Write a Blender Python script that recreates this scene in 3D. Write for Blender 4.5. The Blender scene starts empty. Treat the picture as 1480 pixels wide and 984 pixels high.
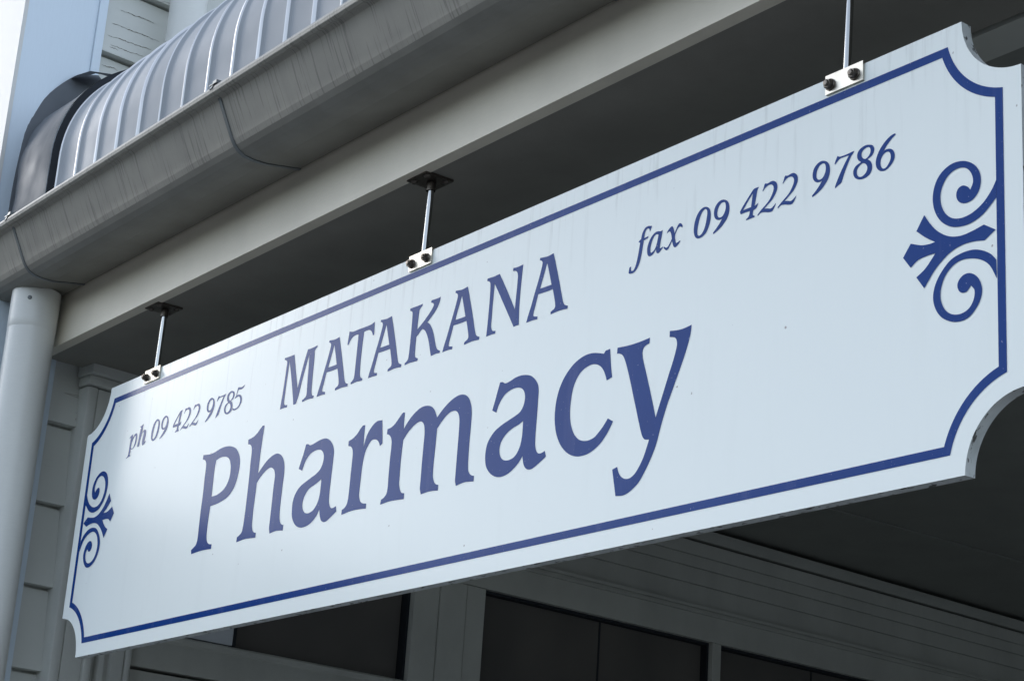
import bpy, bmesh, math, random
from mathutils import Vector, Matrix

CAM_C = (3.98061, -1.76267, 1.65000)
CAM_R = ((0.608291, 0.791000, 0.065585), (0.213438, -0.242603, 0.946355), (-0.764478, 0.561661, 0.316403))
GLYPHS = {
'P': '567.4,363.2! 594.1,360.2 612.6,360.7 639.5,364.7 660.1,364.6 679.0,361.7 698.7,354.2 712.5,342.5 720.9,328.2 722.8,311.8 720.4,296.0 714.9,280.9 706.2,269.6 692.6,260.3 675.8,254.9 651.7,251.2 622.1,249.9! 620.2,228.6 620.1,205.5 620.6,191.6 622.6,183.3 629.0,175.5 635.7,172.3 645.7,170.5! 645.6,161.3! 621.9,162.7 598.7,163.0 565.4,161.5! 563.3,169.9! 572.7,173.9 581.0,178.6 584.5,187.4 584.4,213.0 584.2,243.3 585.2,278.4 584.4,311.5 584.3,337.6 581.8,346.4 576.4,351.3 567.2,354.1!|624.7,342.5! 639.3,345.2 655.5,344.7 667.6,341.7 678.0,335.7 684.9,325.2 688.1,310.7 686.7,297.0 680.9,286.4 670.7,277.6 656.1,271.8 640.7,269.1 622.7,269.2! 622.1,295.9 621.9,326.5',
'h': '745.8,362.7! 754.5,363.5 767.2,365.5 781.2,371.7 791.4,378.8 797.8,381.3 803.2,380.3! 801.4,357.7 799.5,329.5 798.9,287.1! 815.6,299.4 830.9,308.1 844.8,312.9 859.1,314.9 870.9,312.6 883.1,305.8 891.4,295.4 896.0,282.4 897.1,264.5 896.0,244.8 895.5,218.5 895.7,198.7 897.8,184.2 902.3,176.0 907.6,171.9 914.1,169.9! 914.1,159.7! 900.3,161.5 887.7,162.4 866.6,160.6! 862.8,170.7 862.6,183.9 863.1,212.5 863.0,247.9 863.5,272.3 859.5,281.9 853.3,287.4 845.1,290.4 832.7,289.1 817.1,282.3 805.7,275.1 797.3,268.1! 797.0,245.0 795.7,220.5 796.2,198.1 796.9,186.9 799.5,178.7 803.5,173.7 808.4,170.8 814.7,169.2! 814.9,160.1! 795.4,161.5 773.6,162.8 743.5,160.9! 743.6,170.5! 751.8,173.2 759.5,177.7 762.6,187.3 764.7,214.0 765.3,245.5 765.4,281.7 764.6,316.1 764.0,339.2 761.2,346.6 755.8,351.0 746.9,353.5!',
'a1': '966.7,314.0! 973.8,313.1 981.4,309.6 996.7,310.8 1011.9,313.1 1027.7,313.8 1039.8,311.6 1052.8,304.2 1062.0,294.5 1066.9,283.1 1067.3,271.0 1066.9,253.4 1066.0,234.4 1065.3,217.0 1065.2,202.7 1066.4,191.5 1069.1,183.9 1074.5,177.9 1080.5,176.4 1086.0,177.1 1091.5,178.5! 1094.7,168.3! 1084.2,163.6 1071.0,157.7 1061.5,154.6 1052.7,155.3 1044.7,159.9 1040.5,166.9 1036.0,180.6! 1029.5,171.7 1019.3,163.7 1007.1,158.3 992.9,155.6 978.0,155.8 962.2,160.5 949.9,169.8 942.2,181.5 939.6,194.8 939.5,207.9 943.3,219.5 952.0,229.5 964.2,236.5 979.8,241.3 996.8,245.9 1012.2,250.1 1023.0,255.2 1030.4,262.9 1033.6,272.8 1032.9,281.8 1028.8,288.2 1022.0,293.2 1012.8,295.5 1000.9,295.9 988.0,293.3 977.1,287.5 969.5,279.8 961.9,264.7! 948.7,270.2! 954.0,282.5 960.4,296.1|1032.7,237.5! 1022.6,233.5 1008.6,229.7 994.5,226.0 984.0,218.8 977.3,210.1 974.9,199.2 978.1,189.8 984.7,183.2 994.2,179.8 1006.0,180.0 1015.7,183.3 1024.5,190.8 1030.1,200.3 1032.5,211.1 1033.1,223.8',
'r': '1113.7,293.2! 1128.2,296.3 1140.3,302.2 1150.1,310.3 1155.8,313.7 1159.4,314.3 1164.0,313.4! 1163.6,295.8 1164.8,272.4! 1167.8,283.4 1173.0,294.0 1182.4,303.9 1194.0,311.2 1204.5,313.8 1218.1,312.5! 1225.1,269.3! 1217.8,265.7! 1213.0,273.2 1207.2,278.4 1198.8,281.2 1189.7,280.9 1179.9,273.9 1172.4,263.7 1168.7,252.9 1166.2,234.5 1165.2,213.9 1164.6,195.4 1165.2,184.9 1169.2,176.1 1174.7,171.7 1180.5,169.6 1190.5,167.8! 1190.5,158.8! 1174.7,160.4 1152.5,161.7 1134.2,161.2 1112.2,159.3! 1112.5,168.2! 1121.4,171.0 1127.2,176.3 1129.5,184.3 1130.5,200.8 1130.7,225.8 1131.3,250.9 1131.1,267.8 1128.7,275.7 1123.2,281.5 1114.1,284.4!',
'm': '1237.2,292.6! 1248.8,293.6 1260.4,298.6 1271.5,306.9 1279.4,312.6 1282.7,313.8 1287.4,312.9! 1287.5,297.6 1287.9,283.2! 1299.5,294.3 1313.6,303.9 1328.2,310.3 1341.5,312.8 1355.2,311.8 1367.5,307.7 1377.0,299.8 1386.2,285.3! 1397.7,293.8 1413.0,302.8 1428.6,309.1 1444.5,312.1 1457.5,310.9 1469.4,305.5 1478.0,295.9 1483.2,284.0 1485.3,271.9 1485.5,252.3 1484.8,227.1 1485.1,203.8 1485.7,186.3 1487.5,176.4 1492.4,170.2 1499.1,166.4 1504.5,165.3! 1504.1,156.0! 1492.4,157.4 1479.7,158.5 1455.8,156.4! 1452.5,164.9 1452.3,174.6 1452.3,194.0 1452.5,223.2 1452.6,252.5 1451.3,270.5 1447.2,280.2 1441.4,285.3 1433.0,287.5 1421.7,286.5 1406.3,279.1 1388.9,265.4! 1388.3,240.6 1387.2,217.0 1386.8,195.3 1387.8,183.3 1391.2,174.9 1397.3,169.0 1405.5,166.1! 1405.1,156.8! 1392.8,158.2 1376.2,159.0 1356.4,157.9! 1352.4,167.4 1352.2,183.2 1352.0,213.1 1352.5,241.0 1352.5,265.1 1349.7,277.7 1345.5,283.6 1338.2,287.4 1328.1,286.9 1315.0,282.2 1300.8,273.7 1289.4,263.5! 1288.0,242.3 1287.5,218.1 1288.0,195.8 1288.2,187.7 1291.8,177.1 1297.7,170.1 1306.2,167.8! 1306.4,157.6! 1288.3,159.0 1263.8,160.4 1234.9,158.8! 1236.4,167.3! 1244.8,170.0 1251.7,175.4 1253.7,185.2 1253.4,205.5 1253.2,234.1 1254.1,258.6 1253.2,269.0 1248.8,277.0 1243.6,281.1 1236.8,283.8!',
'a2': '1557.5,311.1! 1564.3,310.3 1571.7,306.6 1584.4,307.5 1597.6,310.5 1612.5,311.2 1627.6,309.0 1639.9,304.5 1651.0,296.1 1658.4,286.5 1660.9,276.5 1661.0,260.5 1661.0,239.9 1660.3,217.6 1660.2,199.1 1661.5,185.9 1664.9,177.9 1669.6,173.7 1674.9,172.4 1680.6,172.9 1686.1,174.5! 1689.9,164.9! 1677.6,159.1 1665.3,153.9 1655.5,150.9 1646.7,151.5 1639.1,155.6 1633.9,162.9 1630.2,176.2! 1623.1,168.5 1613.5,161.7 1599.4,154.8 1584.9,151.6 1569.8,152.2 1555.6,157.0 1543.4,165.5 1535.1,176.0 1531.6,188.0 1531.5,201.4 1534.8,213.3 1542.0,222.5 1553.3,230.9 1567.9,236.8 1587.0,241.8 1604.5,246.1 1616.0,250.1 1622.7,256.8 1626.2,265.5 1626.4,275.0 1622.9,283.3 1616.4,289.0 1607.1,292.2 1596.5,293.1 1584.6,291.6 1572.9,287.7 1564.5,280.7 1557.8,272.3 1552.9,261.3! 1541.6,266.8! 1546.3,279.4 1552.1,295.7|1625.7,233.5! 1615.1,229.8 1600.6,226.9 1587.6,222.3 1577.8,216.0 1570.3,206.9 1568.6,194.9 1572.1,185.7 1578.8,179.3 1588.2,176.0 1598.6,175.9 1610.2,179.1 1618.2,187.0 1623.1,196.5 1625.6,209.1 1626.0,222.2',
'c': '1821.1,306.6! 1831.0,307.2! 1833.7,289.3 1836.2,274.3 1839.3,261.0! 1827.0,258.5! 1822.8,268.0 1817.2,277.4 1810.0,284.4 1799.5,289.7 1788.5,291.4 1776.3,289.7 1764.4,284.9 1755.4,276.7 1748.8,266.0 1745.0,253.0 1743.1,236.9 1743.3,222.2 1746.3,207.0 1751.5,195.1 1759.3,184.6 1769.5,177.0 1782.1,172.9 1794.3,172.3 1804.8,174.5 1815.0,180.7 1825.0,188.6 1834.1,198.1! 1846.5,191.3! 1840.1,182.2 1831.6,172.3 1820.4,162.8 1807.7,156.2 1793.3,151.6 1779.9,150.4 1766.2,151.6 1750.8,156.4 1736.2,165.3 1723.9,177.4 1714.1,192.9 1708.4,208.6 1705.9,225.7 1706.5,244.1 1710.1,260.0 1717.7,276.1 1729.1,289.6 1743.6,300.4 1759.7,307.2 1776.0,310.1 1792.5,309.2 1806.4,305.8 1816.9,302.6!',
'y': '1848.4,305.1! 1865.1,303.6 1883.5,302.7 1901.5,303.1 1921.2,304.4! 1920.7,295.6! 1914.9,294.8 1908.7,291.7 1906.3,286.0 1907.5,275.9 1913.4,259.6 1921.2,238.6 1930.5,212.2 1941.6,178.8! 1949.0,196.4 1957.6,217.1 1966.2,237.9 1973.8,255.4 1979.1,269.9 1981.5,279.9 1980.6,286.2 1977.4,291.3 1971.6,293.9 1964.8,295.4! 1964.7,304.8! 1977.2,302.8 1989.6,301.7 2001.8,302.4 2011.4,303.6! 2009.7,291.0 2005.6,277.1 1998.1,258.8 1988.3,238.4 1977.3,216.6 1966.4,194.6 1957.8,174.0 1951.5,156.3 1948.4,146.6 1944.1,135.4 1937.5,122.9 1929.6,110.7 1920.4,98.6 1911.1,88.2 1900.3,81.4 1889.2,76.4 1876.7,74.1 1860.6,75.7! 1855.8,95.5 1850.3,117.2! 1861.2,119.4! 1865.0,110.4 1870.7,103.4 1880.0,98.4 1890.3,97.6 1900.1,101.6 1909.6,110.6 1918.7,123.6 1924.2,135.5 1929.6,148.3! 1925.8,149.0 1919.4,150.5 1915.4,154.3 1912.6,159.2 1906.4,175.1 1898.5,197.5 1890.5,220.2 1882.5,243.0 1874.5,264.3 1866.7,282.1 1860.8,290.6 1854.0,294.5 1847.8,296.0!',
'M': '854.3,505.1! 864.0,504.8 874.2,504.5 889.3,504.4! 894.3,488.8 901.3,468.0 913.5,433.4! 920.8,457.1 928.6,481.4 937.4,504.2! 949.0,503.6 961.2,504.1 971.4,505.1! 971.4,501.4! 966.4,499.1 963.4,495.7 964.2,487.3 964.8,470.9 964.9,450.5 965.6,427.4 966.4,416.5 968.3,410.1 971.8,406.7 976.4,405.3! 974.5,401.0! 965.4,401.9 953.2,402.3 935.8,401.3! 935.1,405.0! 941.4,406.7 947.0,409.6 949.0,414.6 948.4,428.3 947.2,447.4 946.3,468.0 944.5,492.3! 939.1,477.8 931.8,457.5 925.1,434.4 919.2,413.9 913.5,402.1! 904.1,401.9! 900.1,416.3 890.7,445.5 882.0,470.7 872.9,495.5! 872.5,481.0 870.7,457.9 869.2,433.5 868.6,414.4 870.0,410.0 873.5,407.5 881.5,406.4! 881.3,401.4! 871.5,402.6 855.9,402.1! 856.8,412.6 859.5,431.3 862.0,457.0 863.5,481.6 864.4,493.9 863.0,496.9 859.5,499.4 853.9,501.7!',
'A4': '1642.7,502.5! 1651.7,501.3 1662.5,500.2 1677.4,501.6! 1683.3,485.9 1692.7,460.1 1701.0,435.9 1709.2,412.0 1711.7,407.9 1715.0,405.0 1721.8,402.3! 1721.2,397.2! 1712.2,398.3 1698.3,399.0 1679.3,397.8! 1678.9,401.9! 1683.1,403.8 1687.4,405.1 1689.8,408.6 1689.2,413.4 1686.1,424.5 1681.0,439.7! 1663.1,439.5 1643.8,440.2! 1640.8,430.9 1637.5,420.0 1634.3,410.2 1634.3,406.7 1635.9,405.0 1645.4,402.7! 1645.4,397.7! 1633.3,398.8 1616.7,398.5! 1619.9,407.8 1627.1,424.9 1634.1,444.3 1641.3,462.6 1646.8,478.9 1649.8,490.0 1649.5,493.6 1646.8,496.7 1642.2,498.7!|1662.2,489.1! 1668.9,470.9 1676.8,448.4! 1662.2,448.5 1648.0,448.9! 1654.9,468.6',
'T': '1080.7,507.1! 1091.6,504.0 1114.5,503.9 1137.3,503.5 1153.1,503.8 1163.9,506.3! 1165.6,481.0! 1161.1,481.4! 1157.9,487.3 1153.2,492.0 1146.6,494.8 1138.7,495.3 1130.9,494.5! 1129.6,474.7 1128.6,452.6 1128.9,426.4 1129.9,414.5 1132.3,409.4 1135.5,406.5 1139.8,404.8! 1138.9,400.9! 1129.1,401.9 1117.7,402.4 1101.9,401.4! 1101.3,404.8! 1106.6,407.6 1110.0,410.2 1111.4,415.7 1111.9,430.0 1112.2,456.2 1112.6,481.2 1112.7,494.4! 1102.3,494.8 1093.5,492.8 1086.2,487.8 1081.6,480.8! 1077.5,481.8! 1079.2,495.4',
'K': '1275.8,504.2! 1288.2,504.1 1300.9,503.8 1314.4,504.1! 1313.5,500.5! 1309.0,497.8 1305.9,494.7 1304.7,488.6 1303.9,474.8 1303.5,459.7! 1316.5,466.8 1329.8,475.7 1341.0,484.4 1347.3,491.1 1348.5,494.6 1346.5,497.2 1339.3,500.3! 1340.4,504.2! 1350.8,503.5 1359.0,503.4 1368.2,503.7! 1365.4,494.3 1360.3,486.1 1350.3,477.2 1340.9,470.6 1332.9,465.8! 1340.1,461.3 1347.3,453.3 1354.0,441.8 1360.0,428.0 1364.5,417.0 1367.7,411.3 1371.9,407.3 1378.8,404.2! 1377.9,400.4! 1366.6,401.4 1352.1,400.5! 1347.9,412.0 1342.7,426.9 1336.9,439.4 1330.4,449.1 1324.5,454.2 1319.7,456.2 1314.1,454.1 1308.5,449.7 1302.7,446.2! 1302.4,433.4 1302.7,417.0 1303.5,411.1 1305.6,408.2 1312.7,405.0! 1312.3,400.8! 1300.8,401.1 1288.1,401.9 1273.5,400.9! 1272.9,404.5! 1278.9,406.8 1282.6,410.6 1283.7,417.3 1284.6,433.6 1285.1,458.8 1285.0,481.8 1284.4,493.5 1282.8,497.0 1276.4,500.1!',
'N': '1501.8,502.9! 1511.4,502.5 1521.0,502.1 1535.1,502.8! 1547.4,485.1 1563.0,461.9 1583.5,429.5! 1584.6,449.4 1585.8,473.0 1585.6,487.4 1583.7,492.7 1580.1,496.1 1571.7,498.5! 1571.8,503.6! 1582.7,502.4 1598.3,503.0! 1596.8,482.2 1595.7,457.4 1595.3,431.3 1597.2,399.6! 1589.9,400.1 1583.6,399.2! 1567.1,423.8 1544.9,456.7 1523.0,488.8! 1522.4,473.1 1521.7,453.9 1521.4,428.7 1521.5,414.2 1523.5,409.0 1526.7,405.5 1534.7,404.0! 1534.2,399.0! 1525.1,399.9 1509.6,399.4! 1510.7,417.9 1511.7,441.8 1512.1,463.5 1511.7,483.1 1510.7,491.9 1508.4,495.5 1501.3,498.9!',
'f': '1914.5,482.3! 1912.6,478.2 1910.2,473.9! 1909.1,477.7 1907.0,480.2 1903.9,480.6 1901.1,478.6 1899.1,474.4 1897.8,467.4! 1902.9,467.4 1907.1,468.1! 1906.9,465.3! 1902.4,464.3 1897.0,463.6! 1895.8,455.8 1893.9,445.2 1891.3,434.8 1887.4,425.7 1882.5,420.0 1876.8,417.3 1871.5,417.3 1867.5,417.9 1865.4,419.3! 1865.9,424.8 1867.4,428.1 1870.7,428.6! 1870.3,424.1 1871.9,421.4 1875.8,421.3 1879.5,425.0 1882.9,433.3 1885.5,443.8 1887.4,453.5 1888.8,462.4! 1885.1,463.8! 1887.2,466.1 1890.7,467.4! 1892.0,473.6 1894.9,479.3 1899.2,483.3 1905.6,484.5',
'as': '1939.2,468.8! 1938.1,461.9 1936.1,453.3 1934.7,445.4 1934.5,441.8 1935.6,440.7 1941.2,442.2! 1941.1,440.0! 1936.5,436.7 1932.8,434.4 1929.6,434.4 1927.1,436.4 1925.9,441.8! 1922.3,437.7 1917.3,434.9 1912.2,434.2 1908.1,436.8 1906.1,442.0 1906.0,449.4 1908.2,456.2 1912.3,462.5 1917.8,467.5 1924.1,469.9 1929.9,469.5 1934.5,468.2|1930.3,464.0! 1926.3,465.6 1921.9,464.5 1917.6,460.1 1914.8,453.5 1913.0,445.7 1913.7,440.9 1915.4,439.3 1918.9,440.0 1923.3,442.9 1926.7,449.4 1928.8,457.1',
'x': '1949.0,460.7! 1950.1,463.6 1954.4,467.0 1958.1,469.0 1961.0,468.6 1962.9,466.0 1964.6,461.5 1966.4,456.4! 1969.3,461.6 1972.7,467.0 1975.7,469.1 1978.9,468.6 1981.5,466.3 1983.4,462.6 1982.5,460.6! 1979.9,462.7 1976.7,463.9 1973.0,461.9 1967.8,454.7! 1967.4,449.3 1968.8,443.5 1970.5,439.8 1972.4,439.8 1979.2,441.7! 1979.3,439.7! 1975.1,436.3 1970.9,433.8 1967.7,433.6 1964.4,436.5 1962.7,440.6 1961.1,445.5! 1957.3,439.8 1953.1,434.9 1949.4,433.9 1945.4,436.6 1942.4,440.4! 1943.9,441.1! 1949.1,438.0 1952.3,438.8 1956.4,443.2 1960.5,448.9! 1958.8,456.2 1956.7,460.9 1954.7,462.4',
'0': '2034.0,478.7 2039.0,475.4 2042.3,470.0 2043.3,462.5 2042.0,452.2 2038.7,444.1 2033.6,437.5 2026.5,434.1 2018.6,433.7 2012.9,436.4 2009.2,442.4 2007.9,450.0 2008.7,458.8 2011.9,467.8 2017.0,474.9 2024.2,479.2 2029.7,479.7|2031.1,476.1 2025.7,473.8 2020.6,466.3 2017.4,456.3 2015.8,446.9 2016.6,440.4 2019.6,437.7 2023.8,438.4 2029.1,443.2 2032.9,452.0 2035.1,462.2 2035.7,469.2 2034.5,473.6',
'9': '2071.4,479.1 2076.9,475.7 2080.7,470.2 2082.2,463.1 2081.3,456.2 2078.1,449.1 2073.0,443.5 2066.1,438.3 2057.9,434.4 2050.4,431.8! 2049.2,434.3! 2055.3,438.6 2062.2,444.7 2067.9,451.1! 2063.7,450.3 2058.3,451.3 2053.3,454.8 2050.3,460.6 2050.0,466.9 2051.9,472.7 2056.5,477.6 2062.9,480.2 2067.7,480.2|2068.5,475.9 2063.8,475.0 2059.8,471.3 2057.4,465.7 2057.3,459.5 2059.9,455.2 2064.2,453.8 2068.9,455.3 2072.8,460.4 2074.3,466.2 2073.5,472.3 2071.6,475.0',
'4': '2142.0,477.9! 2139.5,476.0 2137.9,472.5 2136.4,465.0 2133.5,451.4! 2136.9,452.6 2140.8,454.1! 2139.2,450.2 2137.1,447.3 2131.1,445.5! 2130.4,440.5 2130.8,438.2 2132.3,437.2 2134.6,436.0! 2133.5,434.5! 2127.2,434.4 2117.4,434.1! 2116.7,435.6! 2120.2,437.3 2122.9,440.0 2124.2,446.2! 2115.1,446.6 2105.6,446.5! 2103.9,450.7! 2108.9,456.7 2117.9,466.0 2125.7,473.4 2131.3,478.0 2135.9,478.4|2129.2,471.5! 2127.9,462.2 2126.3,451.7! 2118.4,451.8 2110.5,451.4! 2115.9,457.8 2122.5,465.1',
'2': '2154.8,479.8! 2156.0,478.7 2159.4,478.4 2164.5,479.3 2170.1,478.7 2174.8,475.5 2177.7,470.3 2177.6,464.3 2174.7,458.2 2169.3,451.9 2162.1,447.1 2153.3,441.6! 2159.0,440.4 2165.8,438.4 2169.7,439.7 2176.1,443.9! 2174.2,440.1 2170.4,434.7 2167.1,433.1 2160.3,434.2 2152.3,436.6 2146.6,437.2 2140.4,434.2! 2139.8,436.1! 2146.4,441.2 2154.2,445.9 2162.0,451.5 2167.4,458.6 2170.3,464.7 2170.1,470.0 2167.5,473.5 2163.5,475.0 2158.4,474.8 2153.3,472.3 2149.5,468.6! 2148.6,469.8! 2150.4,473.2 2152.5,478.7',
'7': '2291.5,478.9! 2294.1,476.8 2304.2,475.9 2314.2,476.4 2321.4,476.8! 2319.9,474.1 2316.2,470.7 2311.9,464.0 2305.8,452.7 2301.0,442.1 2298.6,437.3 2293.6,435.3 2287.6,432.3! 2287.3,435.2! 2290.9,442.1 2297.0,452.4 2304.4,463.3 2311.8,473.1! 2304.2,473.4 2295.4,473.1 2291.1,470.4 2287.3,467.3! 2286.0,468.9! 2288.5,474.3',
'8': '2349.4,476.8 2354.3,474.3 2357.1,469.4 2356.6,464.6 2353.3,460.1 2345.4,457.1! 2350.3,453.1 2353.4,447.2 2353.4,440.7 2350.5,435.2 2344.4,432.1 2337.1,431.3 2329.7,432.8 2323.5,436.9 2320.3,443.3 2320.8,449.2 2324.5,453.6 2333.7,456.5! 2328.7,461.3 2326.8,466.4 2327.9,472.1 2332.2,476.2 2339.6,478.2 2344.5,478.2|2346.4,474.3 2340.9,474.0 2336.0,471.0 2334.6,466.5 2336.7,461.8 2341.7,458.8 2347.1,461.1 2350.2,465.1 2350.5,470.0 2348.9,473.0|2337.4,454.1 2331.3,452.0 2327.0,447.3 2326.9,441.3 2330.2,436.8 2335.2,435.3 2340.7,437.2 2344.3,441.0 2345.2,445.7 2343.0,450.4',
'6': '2393.5,479.2! 2394.3,477.1! 2387.5,473.1 2380.4,467.5 2373.8,460.2! 2378.0,461.1 2384.0,460.2 2388.8,457.4 2392.4,451.9 2393.0,445.8 2390.7,440.6 2385.4,435.4 2378.2,431.7 2371.0,432.1 2365.6,435.0 2361.3,440.8 2360.0,448.1 2361.8,455.5 2366.0,463.1 2372.6,470.0 2380.3,475.5 2387.5,478.6|2380.5,456.9 2375.7,456.6 2371.5,453.5 2368.5,447.5 2368.6,441.5 2371.0,436.8 2374.0,434.9 2378.2,435.6 2382.9,440.1 2385.9,446.0 2385.5,452.1 2383.5,455.5',
'p': '217.2,459.4! 219.4,463.2 225.1,466.3 230.1,468.0 232.2,466.1 234.3,461.0! 239.7,465.2 246.5,467.9 251.5,465.7 254.0,460.5 254.4,451.1 251.4,442.3 245.4,436.6 237.4,433.9 230.7,434.5! 230.5,427.3 229.4,423.3 233.0,420.6! 231.6,419.3! 223.0,418.7 213.7,416.7! 213.3,418.3! 218.1,420.6 220.5,423.8 221.4,431.0 222.5,444.3 223.4,456.7 223.4,460.9 219.9,461.5|245.4,462.6 238.3,458.2 232.7,450.9 230.6,438.7 235.7,435.9 240.8,437.4 245.4,444.4 247.3,453.4 247.1,459.7',
'hs': '263.3,478.1! 261.8,479.4! 269.1,480.6 278.2,482.6! 277.1,475.0 275.5,460.7! 279.4,466.2 286.3,468.6 292.2,466.5 294.8,460.8 293.9,452.2 292.3,442.2 293.1,441.0 297.8,441.7! 298.2,440.1! 292.0,435.5 287.1,434.0 282.3,435.7 280.5,440.2 281.3,451.4 282.9,461.5 281.7,464.3 277.2,462.5 273.1,453.9 270.4,444.1 268.5,435.1 262.1,434.7 259.3,435.7! 261.3,445.7 263.6,460.8 265.8,472.9 266.8,476.9',
'5': '707.8,482.7! 704.2,478.1 696.6,475.3 683.5,476.5! 680.7,472.3 678.8,465.9! 684.8,466.1 692.6,464.4 698.5,460.0 701.4,453.2 700.1,446.7 694.9,441.0 686.7,436.9 677.7,435.7 671.1,436.5 666.9,438.8 667.2,441.6! 674.2,439.1 682.5,439.1 690.0,442.4 694.1,448.8 693.5,455.7 689.7,460.8 683.8,462.5 678.4,461.6 673.2,460.2! 671.9,461.9! 675.6,466.0 678.5,474.2 680.5,481.5 685.1,481.5 695.6,479.9 702.7,480.8',
'orn': '2557.3,364.4! 2550.2,353.1 2536.1,339.3 2518.5,330.9 2500.8,329.3 2486.5,333.9 2475.7,344.5 2469.6,360.0 2470.4,375.1 2477.8,388.3 2488.7,395.8 2501.4,397.1 2512.1,392.7 2519.1,383.5 2521.4,372.2 2517.1,362.9! 2512.5,368.2 2504.7,372.0 2497.5,369.6 2494.6,361.9 2498.1,352.7 2506.3,347.6 2518.7,347.9 2528.6,355.0 2533.4,368.6 2531.4,382.8 2522.8,395.2 2508.6,404.1 2490.6,406.9 2474.2,401.7 2463.2,391.2 2457.2,374.4 2458.3,355.6 2466.6,338.0 2479.2,325.9 2493.5,319.5 2514.8,317.8 2535.9,324.4 2556.9,340.7!|2555.6,260.1! 2547.2,269.6 2535.3,277.2 2521.4,282.1 2503.9,282.6 2486.1,278.4 2471.7,267.2 2460.8,252.0 2456.8,235.2 2460.7,219.4 2469.6,206.9 2482.0,198.7 2494.3,194.7 2510.0,195.3 2522.2,203.2 2531.0,215.5 2533.6,227.9 2529.6,240.6 2522.8,248.8 2514.1,253.3 2505.4,253.2 2498.3,248.5 2495.4,241.9 2498.1,233.8 2503.4,230.2 2509.7,230.4 2516.7,236.5! 2521.8,229.4 2520.7,218.0 2513.6,208.1 2501.4,203.8 2487.3,206.2 2476.7,214.0 2469.7,227.5 2469.0,241.0 2475.2,257.3 2486.0,268.0 2500.3,273.2 2517.8,271.5 2533.4,265.4 2545.3,255.5 2556.2,235.3!|2537.5,310.6! 2555.2,299.2! 2538.2,289.7! 2521.6,292.7 2504.0,293.0 2486.2,288.8 2471.8,280.6 2459.1,270.4 2442.6,251.2! 2429.8,268.9! 2444.5,277.2 2461.0,293.4! 2446.4,293.4 2431.6,291.2 2420.5,284.3! 2407.7,301.1! 2420.5,317.0! 2439.0,309.9 2450.1,308.4 2460.3,308.7! 2446.4,317.7 2429.8,331.4! 2442.8,349.9! 2452.0,336.0 2464.7,321.8 2482.7,310.2 2500.5,305.9 2518.2,307.0',
}

# ------------------------------------------------------------------ basics
scene = bpy.context.scene
COL = scene.collection
R = math.radians
ZS = 2.2662            # height of the sign's bottom edge
SW, SH, ST = 2.5972, 0.6, 0.018   # sign width, height, thickness


def tag(o, label=None, cat=None, group=None, kind=None):
    if label: o['label'] = label
    if cat: o['category'] = cat
    if group: o['group'] = group
    if kind: o['kind'] = kind
    return o


def empty(name, loc=(0, 0, 0), rz=0.0):
    o = bpy.data.objects.new(name, None)
    o.empty_display_size = 0.1
    o.location = loc
    o.rotation_euler = (0, 0, rz)
    COL.objects.link(o)
    return o


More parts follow.
